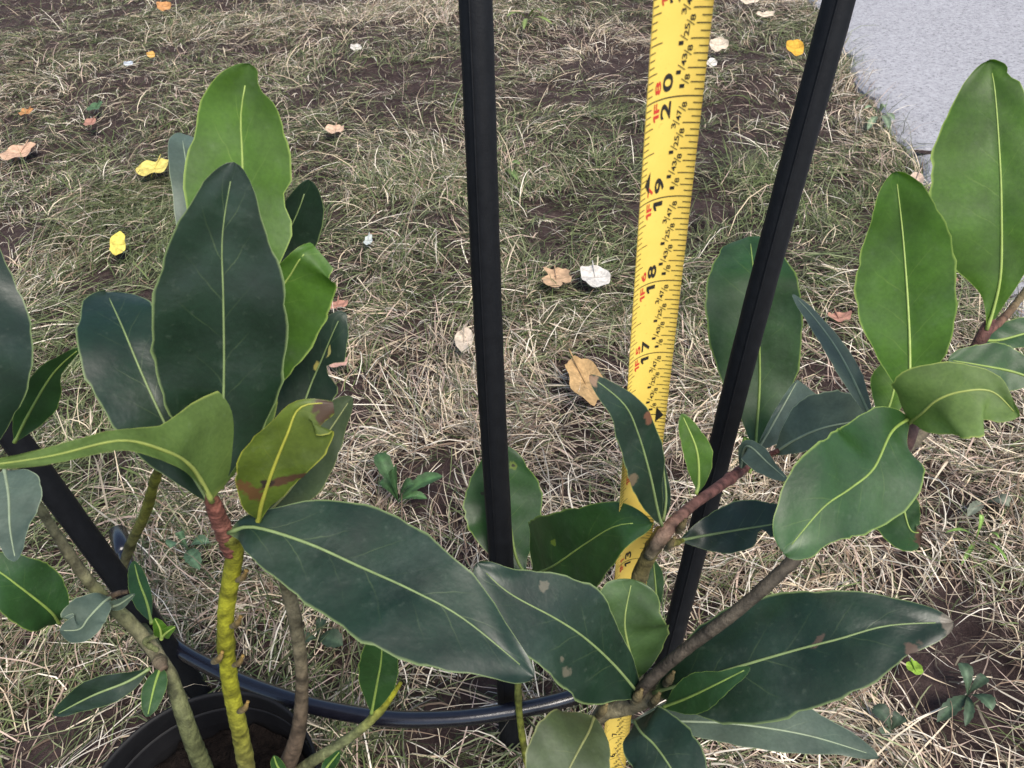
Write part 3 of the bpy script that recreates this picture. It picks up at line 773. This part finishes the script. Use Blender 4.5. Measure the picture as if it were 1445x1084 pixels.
leaf(RS, 'dark', [(934, 742, 13.4), (928, 720, 13.1), (917, 669, 12.5), (900, 611, 12.0), (880, 570, 11.7), (831, 529, 11.4)], [0, 14, 25, 30, 30, 30, 22, 0], [0, 9, 14, 26, 27, 24, 14, 0], tilt=25, fold=10,
     spots=[(.42, .06, .03, .12, 0, (.13, .10, .06)), (.66, .95, .03, .12, 0, (.13, .06, .035)), (.98, .5, .03, .5, 0, (.25, .16, .1))])
leaf(RS, 'dark', [(936, 736, 13.9), (940, 705, 13.8), (938, 675, 13.7), (934, 646, 13.6)], [0, 10, 12, 9, 0], [0, 6, 6, 4, 0])
leaf(RS, 'bright', [(982, 698, 14.6), (986, 680, 14.6), (983, 635, 14.5), (962, 584, 14.4)], [0, 13, 19, 16, 0], [0, 15, 21, 14, 0], tilt=10)
leaf(RS, 'dark', [(958, 763, 14.1), (994, 756, 14.2), (1040, 748, 14.0), (1095, 739, 13.7), (1130, 730, 13.5)], [0, 20, 34, 40, 30, 0], [0, 19, 30, 26, 16, 0], tilt=-4, notch=((.68, 1, .8, .05),))
leaf(RS, 'mid', [(926, 870, 16.6), (926, 840, 16.8), (922, 790, 17.0)], [0, 10, 12, 0], [0, 8, 12, 0])
leaf(RS, 'mid', [(860, 880, 16.0), (850, 855, 16.3), (838, 830, 16.5)], [0, 10, 10, 0], [0, 10, 12, 0])
leaf(RS, 'mid', [(1068, 642, 18.7), (1067, 616, 19.3), (1072, 540, 19.7), (1070, 450, 19.6), (1064, 390, 19.7), (1058, 334, 20.8)], [0, 16, 44, 62, 70, 66, 46, 0], [0, 18, 40, 54, 58, 56, 42, 0], tilt=6, rt=.75)
leaf(RS, 'grey', [(1066, 640, 18.0), (1085, 608, 17.8), (1104, 575, 17.8), (1126, 536, 17.9)], [0, 5, 7, 6, 0], [0, 22, 42, 48, 30], tilt=35, fold=2)
leaf(RS, 'grey', [(1090, 642, 16.6), (1120, 622, 16.2), (1165, 603, 15.8), (1240, 590, 15.2)], [0, 24, 46, 50, 40, 10], [0, 14, 22, 24, 18, 0], tilt=-34, fold=4)
leaf(RS, 'grey', [(1044, 664, 16.6), (1054, 630, 16.2), (1085, 655, 15.6), (1112, 678, 15.2)], [0, 6, 10, 12, 6, 0], [0, 14, 20, 22, 16, 0], tilt=-10)
leaf(RS, 'bright', [(1058, 668, 16.8), (1060, 650, 16.8), (1050, 616, 16.8)], [0, 8, 8, 0], [0, 12, 10, 0])
leaf(RS, 'grey', [(1232, 605, 13.6), (1222, 575, 14.0), (1185, 500, 14.8), (1150, 450, 15.4), (1119, 415, 15.8)], [0, 10, 15, 14, 10, 0], [0, 8, 14, 12, 8, 0], tilt=55)
leaf(RS, 'bright', [(1250, 612, 13.4), (1247, 596, 13.6), (1262, 545, 14.0), (1262, 470, 14.2)], [0, 14, 28, 30, 12, 0], [0, 10, 16, 16, 8, 0], tilt=10)
leaf(RS, 'bright', [(1284, 592, 12.9), (1284, 560, 13.0), (1283, 466, 13.2), (1275, 344, 13.2), (1264, 242, 13.0)], [0, 20, 46, 64, 66, 54, 34, 0], [0, 22, 48, 58, 60, 58, 42, 0], tilt=-8, fold=8)
leaf(RS, 'bright', [(1392, 466, 14.4), (1402, 436, 14.3), (1412, 385, 14.1), (1413, 300, 13.9), (1411, 230, 13.8), (1404, 130, 13.7), (1396, 85, 13.7)], [0, 18, 58, 82, 86, 84, 76, 50, 0], [0, 14, 34, 46, 52, 52, 46, 32, 0], tilt=10, fold=7, notch=((.36, -1, .16, .04), (.40, -1, .1, .02), (.93, 1, .3, .02)))
leaf(RS, 'mid', [(1380, 480, 14.9), (1410, 480, 15.0), (1450, 470, 15.0), (1500, 460, 15.0)], [0, 16, 24, 20, 0], [0, 12, 18, 16, 0], tilt=-20)
leaf(RS, 'mid', [(1470, 540, 13.9), (1430, 525, 14.0), (1380, 515, 14.0), (1338, 508, 14.0)], [0, 26, 38, 34, 0], [0, 26, 36, 26, 0], tilt=10)
leaf(RS, 'light', [(1282, 598, 12.8), (1300, 584, 12.4), (1322, 565, 12.1), (1356, 553, 11.9), (1400, 553, 11.8), (1438, 588, 11.8)], [0, 34, 58, 52, 40, 26, 10, 0], [0, 20, 46, 62, 66, 58, 36, 0], tilt=-6, fold=14, wave=.05)
leaf(RS, 'mid', [(1284, 590, 12.8), (1258, 610, 12.3), (1233, 661, 11.9), (1199, 690, 11.7), (1160, 718, 11.5), (1106, 782, 11.3)], [0, 30, 58, 66, 64, 54, 36, 0], [0, 22, 46, 62, 72, 74, 66, 46, 0], tilt=-24, fold=4, wave=.025, rt=.75)
leaf(RS, 'mid', [(1270, 668, 13.2), (1275, 715, 13.1), (1285, 748, 13.0), (1302, 752, 12.9)], [0, 14, 20, 16, 0], [0, 26, 50, 40, 0], tilt=10,
     spots=[(.97, .5, .06, .6, 0, (.11, .06, .04))])

# ------------------------------------------------------------------ fallen leaves
def fallen(px, py, wpx, hpx, color, label, cup=.25, teeth=.06, yaw=0, lift=.012, z=None, tilt=0.0, cat='fallen leaf'):
    c = G(px, py, lift)
    d = (c - CAM) @ (RM @ np.array([0, 0, -1.0]))
    w_ = wpx * d / F; h_ = hpx * d / F
    vv_ = max(.35, abs(ray(px, py)[2]) / np.linalg.norm(ray(px, py)))
    h_ = h_ / max(.35, math.sin(min(1.5, math.asin(abs(ray(px, py)[2]) / np.linalg.norm(ray(px, py))) + tilt)))
    if py < 150 and tilt == 0: tilt = .6; h_ = hpx * d / F / math.sin(min(1.5, .3 + .6 + .1))
    r2 = np.random.default_rng(int(px * 13 + py))
    k, rg = 36, 7
    a = np.linspace(0, 2 * np.pi, k, endpoint=False)
    ro = 1 + teeth * .6 * np.sin(a * 7 + r2.uniform(0, 6)) + teeth * np.convolve(np.r_[r2.standard_normal(k + 2)], [.3, .5, .3], 'valid') * 1.1 + .05 * np.sin(a * 3 + r2.uniform(0, 6)) + .08 * np.sin(2 * a + r2.uniform(0, 6))
    V = [np.zeros(3)]
    for q in range(1, rg + 1):
        f_ = q / rg
        x = np.cos(a) * ro ** f_ * f_ * w_ / 2; y = np.sin(a) * ro ** f_ * f_ * h_ / 2
        zz = cup * (x * x / (w_ / 2) ** 2) * w_ * .5 - .05 * w_ * np.sin(3.1 * f_ * np.sin(a + 1)) * f_ + .04 * w_ * np.sin(a * 5 + 1) * f_ ** 2
        V += list(np.stack([x, y, zz], 1))
    V = np.array(V)
    V[:, 2] += np.abs(V[:, 1]) * .12
    cy, sy = math.cos(yaw), math.sin(yaw); ct, st = math.cos(tilt), math.sin(tilt)
    V = np.stack([V[:, 0], V[:, 1] * ct - V[:, 2] * st, V[:, 1] * st + V[:, 2] * ct], 1)
    V = np.stack([V[:, 0] * cy - V[:, 1] * sy, V[:, 0] * sy + V[:, 1] * cy, V[:, 2]], 1)
    V[:, 2] -= V[:, 2].min() * .6
    Fc = [(0, 1 + j, 1 + (j + 1) % k) for j in range(k)]
    for q in range(rg - 1):
        o_ = 1 + q * k
        Fc += [(o_ + j, o_ + k + j, o_ + k + (j + 1) % k, o_ + (j + 1) % k) for j in range(k)]
    fcol = np.array(color)[None, :] * r2.uniform(.8, 1.12, (len(V), 1))
    ang = np.abs(V[:, 1]) < .0008
    fcol[ang] *= .7
    e = empty('fallen_leaf', c, label, cat, 'fallen leaves on the lawn')
    b_ = mk('blade', V + c, Fc, M_DEAD, e, c, col=fcol)
    ln_ = max(w_, h_) * .55
    dr = np.array([-math.sin(yaw), math.cos(yaw), .15])
    C = np.array([c + dr * s for s in np.linspace(-ln_ * .6, ln_ * 1.1, 12)]); C[:, 2] += .0006
    V2, F2 = tube_data(C, np.linspace(.0003, .0007, 12), 6)
    mk('midrib', V2, F2, M_DEAD, e, c, col=np.array(color)[None, :] * .8)
TAN = (.62, .40, .20); PALE = (.72, .60, .46); WHT = (.75, .70, .62); YEL = (.80, .66, .18); ORG = ORG
OR = (.60, .30, .12); PNK = (.50, .26, .19)
fallen(233, 12, 19, 15, OR, 'round orange fallen leaf lying far out on the lawn, alone in the grass')
fallen(28, 217, 38, 20, (.70, .45, .30), 'peach coloured curled fallen leaf in the grass')
fallen(218, 239, 40, 22, YEL, 'bright yellow fallen leaf crossed by dark grass stalks, flat in the grass')
fallen(169, 349, 24, 30, (.80, .66, .14), 'small bright yellow fallen leaf tilted on its edge', tilt=.5)
fallen(473, 184, 24, 12, (.75, .52, .36), 'small cream and orange curled fallen leaf behind the dark pointed laurel leaf')
fallen(503, 69, 15, 10, WHT, 'tiny whitish fallen leaf far out on the lawn')
fallen(785, 394, 42, 26, (.60, .40, .24), 'ragged tan fallen leaf beside the white one', teeth=.18)
fallen(840, 392, 42, 32, WHT, 'smooth off-white fallen leaf with a pointed end near the tape measure', teeth=.02, cup=.1)
fallen(826, 541, 46, 74, (.62, .40, .18), 'large torn golden tan fallen leaf beside the tape measure', teeth=.07, yaw=.25, lift=.016)
fallen(655, 482, 27, 32, PALE, 'pale cream fallen leaf touching the upright black stake', teeth=.04)
fallen(1121, 72, 23, 25, (.75, .42, .06), 'golden yellow round fallen leaf beside the leaning black stake')
fallen(1013, 67, 26, 20, PALE, 'pale fallen leaf tucked behind the top of the tape measure')
fallen(1004, 91, 16, 12, WHT, 'small white fallen leaf scrap behind the tape measure')
fallen(1291, 258, 18, 26, (.62, .47, .36), 'narrow tan fallen leaf lying on the concrete path edge', teeth=.02, yaw=-.6, lift=.026)
fallen(1183, 449, 30, 14, PNK, 'curled pinkish brown fallen leaf between the laurel branches', cup=.4)
fallen(478, 512, 26, 16, (.60, .36, .28), 'pinkish fallen leaf beside the bitten laurel leaf', teeth=.15)
fallen(476, 431, 30, 12, PNK, 'dull red fallen leaf behind the bitten laurel leaf')
fallen(1340, 388, 12, 20, PNK, 'small red brown fallen leaf at the path side between two upright bright laurel leaves')
fallen(38, 159, 16, 9, OR, 'small orange brown fallen leaf scrap in the left lawn')
fallen(214, 79, 12, 9, (.72, .42, .12), 'tiny amber fallen leaf scrap beside a blue white scrap')
fallen(182, 91, 13, 7, (.55, .60, .66), 'tiny blue white scrap of leaf in the grass')
fallen(1080, 22, 24, 9, PALE, 'pale sliver of a fallen leaf far out by the path')
fallen(1056, 3, 26, 10, PALE, 'pale fallen leaf farthest out on the lawn by the path')
fallen(128, 174, 16, 10, PNK, 'small rusty fallen leaf scrap near a green clover leaf')
fallen(135, 152, 16, 12, (.10, .18, .09), 'small green fallen leaf in the grass')
fallen(1290, 943, 22, 18, (.28, .45, .06), 'small bright green fallen leaf on bare soil under the wide laurel leaf', teeth=.03)
fallen(520, 340, 12, 14, (.6, .64, .6), 'tiny grey white leaf scrap beside bare soil')
fallen(1210, 555, 20, 12, (.45, .24, .18), 'brown red fallen leaf scrap glimpsed among the laurel leaves')

# ------------------------------------------------------------------ weeds
def weed(px, py, label, leaves, color, group='small broadleaf weeds in the lawn'):
    c = G(px, py, .0)
    e = empty('weed', c, label, 'weed', group)
    for q, (dx, dy, wpx, liftz) in enumerate(leaves):
        tip = G(px + dx, py + dy, liftz)
        d = (c - CAM) @ (RM @ np.array([0, 0, -1.0]))
        w_ = wpx * d / F
        m_ = (c + tip) / 2; m_[2] += .008 + liftz * .4
        c0 = c + np.array([0, 0, .003])
        us = np.linspace(0, 1, 14)
        C = (1 - us)[:, None] ** 2 * c0 + (2 * us * (1 - us))[:, None] * m_ + us[:, None] ** 2 * tip
        T = tip - c0; s_ = np.cross(T, (0, 0, 1)); s_ /= np.linalg.norm(s_) + 1e-9
        prof = (np.sin(np.pi * np.clip(us, 0, 1) ** 1.5) ** .75 + .06) * (1 + .10 * np.sin(us * 46 + q))
        prof[-1] = .02
        V = []; cc = []
        r2 = np.random.default_rng(int(px + q * 31))
        cb_ = np.array(color) * r2.uniform(.75, 1.25)
        for v in (-1, -.5, 0, .5, 1):
            V.append(C + s_ * (v * prof * w_ / 2)[:, None] + np.array([0, 0, 1.0]) * (abs(v) * prof * w_ * .18)[:, None])
            cc.append(np.tile(cb_ * (1.7 if v == 0 else 1), (14, 1)))
        V = np.stack(V, 1).reshape(-1, 3); cc = np.stack(cc, 1).reshape(-1, 3)
        Fc = [(i * 5 + j, i * 5 + j + 1, i * 5 + j + 6, i * 5 + j + 5) for i in range(13) for j in range(4)]
        mk('leaf', V, Fc, M_WEED, e, c, col=cc)
WG = (.06, .125, .045)
weed(563, 712, 'dandelion-like weed rosette with upright toothed leaves behind the wide drooping laurel leaf', [(-30, -72, 22, .03), (-8, -50, 18, .04), (62, -40, 22, .012), (22, -28, 18, .02), (-28, -30, 14, .02), (40, -8, 14, .008)], WG)
weed(268, 780, 'clover-like weed with pale green leaflets beside the yellow-green laurel stem', [(-28, -6, 20, .02), (14, 24, 20, .012), (-14, -28, 11, .02), (28, -14, 16, .012)], (.10, .17, .09))
weed(1362, 985, 'grey green weed with scattered leaves on bare soil past the wide laurel leaf', [(-8, -50, 18, .012), (38, 18, 20, .014), (-40, 34, 18, .008), (30, -30, 14, .01), (0, 40, 12, .01)], (.055, .09, .05))
weed(1374, 768, 'bright green grassy sprout with four narrow blades on bare soil', [(8, -42, 6, .02), (48, 26, 5, .015), (-18, 30, 6, .01), (36, -8, 5, .02), (-40, -16, 5, .02)], (.16, .26, .06))
weed(1385, 715, 'pale fuzzy grey leaf weed beside the grassy sprout', [(40, 0, 22, .012), (-20, 14, 14, .01), (14, -18, 12, .015)], (.16, .18, .13))
weed(1238, 168, 'pale green weed tuft growing against the concrete path edge', [(-18, -14, 8, .02), (16, 14, 10, .02), (-14, 16, 9, .012), (10, -16, 8, .03), (24, 2, 8, .015)], (.17, .22, .13))
weed(712, 243, 'light green weed leaf partly hidden by the upright black stake', [(-38, -4, 9, .01), (22, -10, 10, .015), (18, 12, 9, .01)], (.15, .22, .07))
weed(450, 905, 'dim green leaf of a weed flat in the grass behind the brown laurel stem', [(34, 6, 26, .006), (-26, 4, 18, .006), (10, -30, 14, .01)], (.05, .08, .045))
weed(1255, 1035, 'dusty green weed leaf under the wide laurel leaf tips', [(-26, -36, 24, .01), (16, -26, 18, .008), (-20, 10, 16, .006)], (.06, .09, .055))
weed(745, 30, 'yellow green grass tuft far out beyond the upright black stake', [(-30, -6, 6, .03), (18, -14, 6, .03), (-6, 12, 6, .02), (34, 4, 6, .02)], (.17, .22, .06))
for o in list(bpy.data.objects):
    if o.name.startswith('weed') and o.type == 'EMPTY': o['group'] = 'small broadleaf weeds in the lawn'
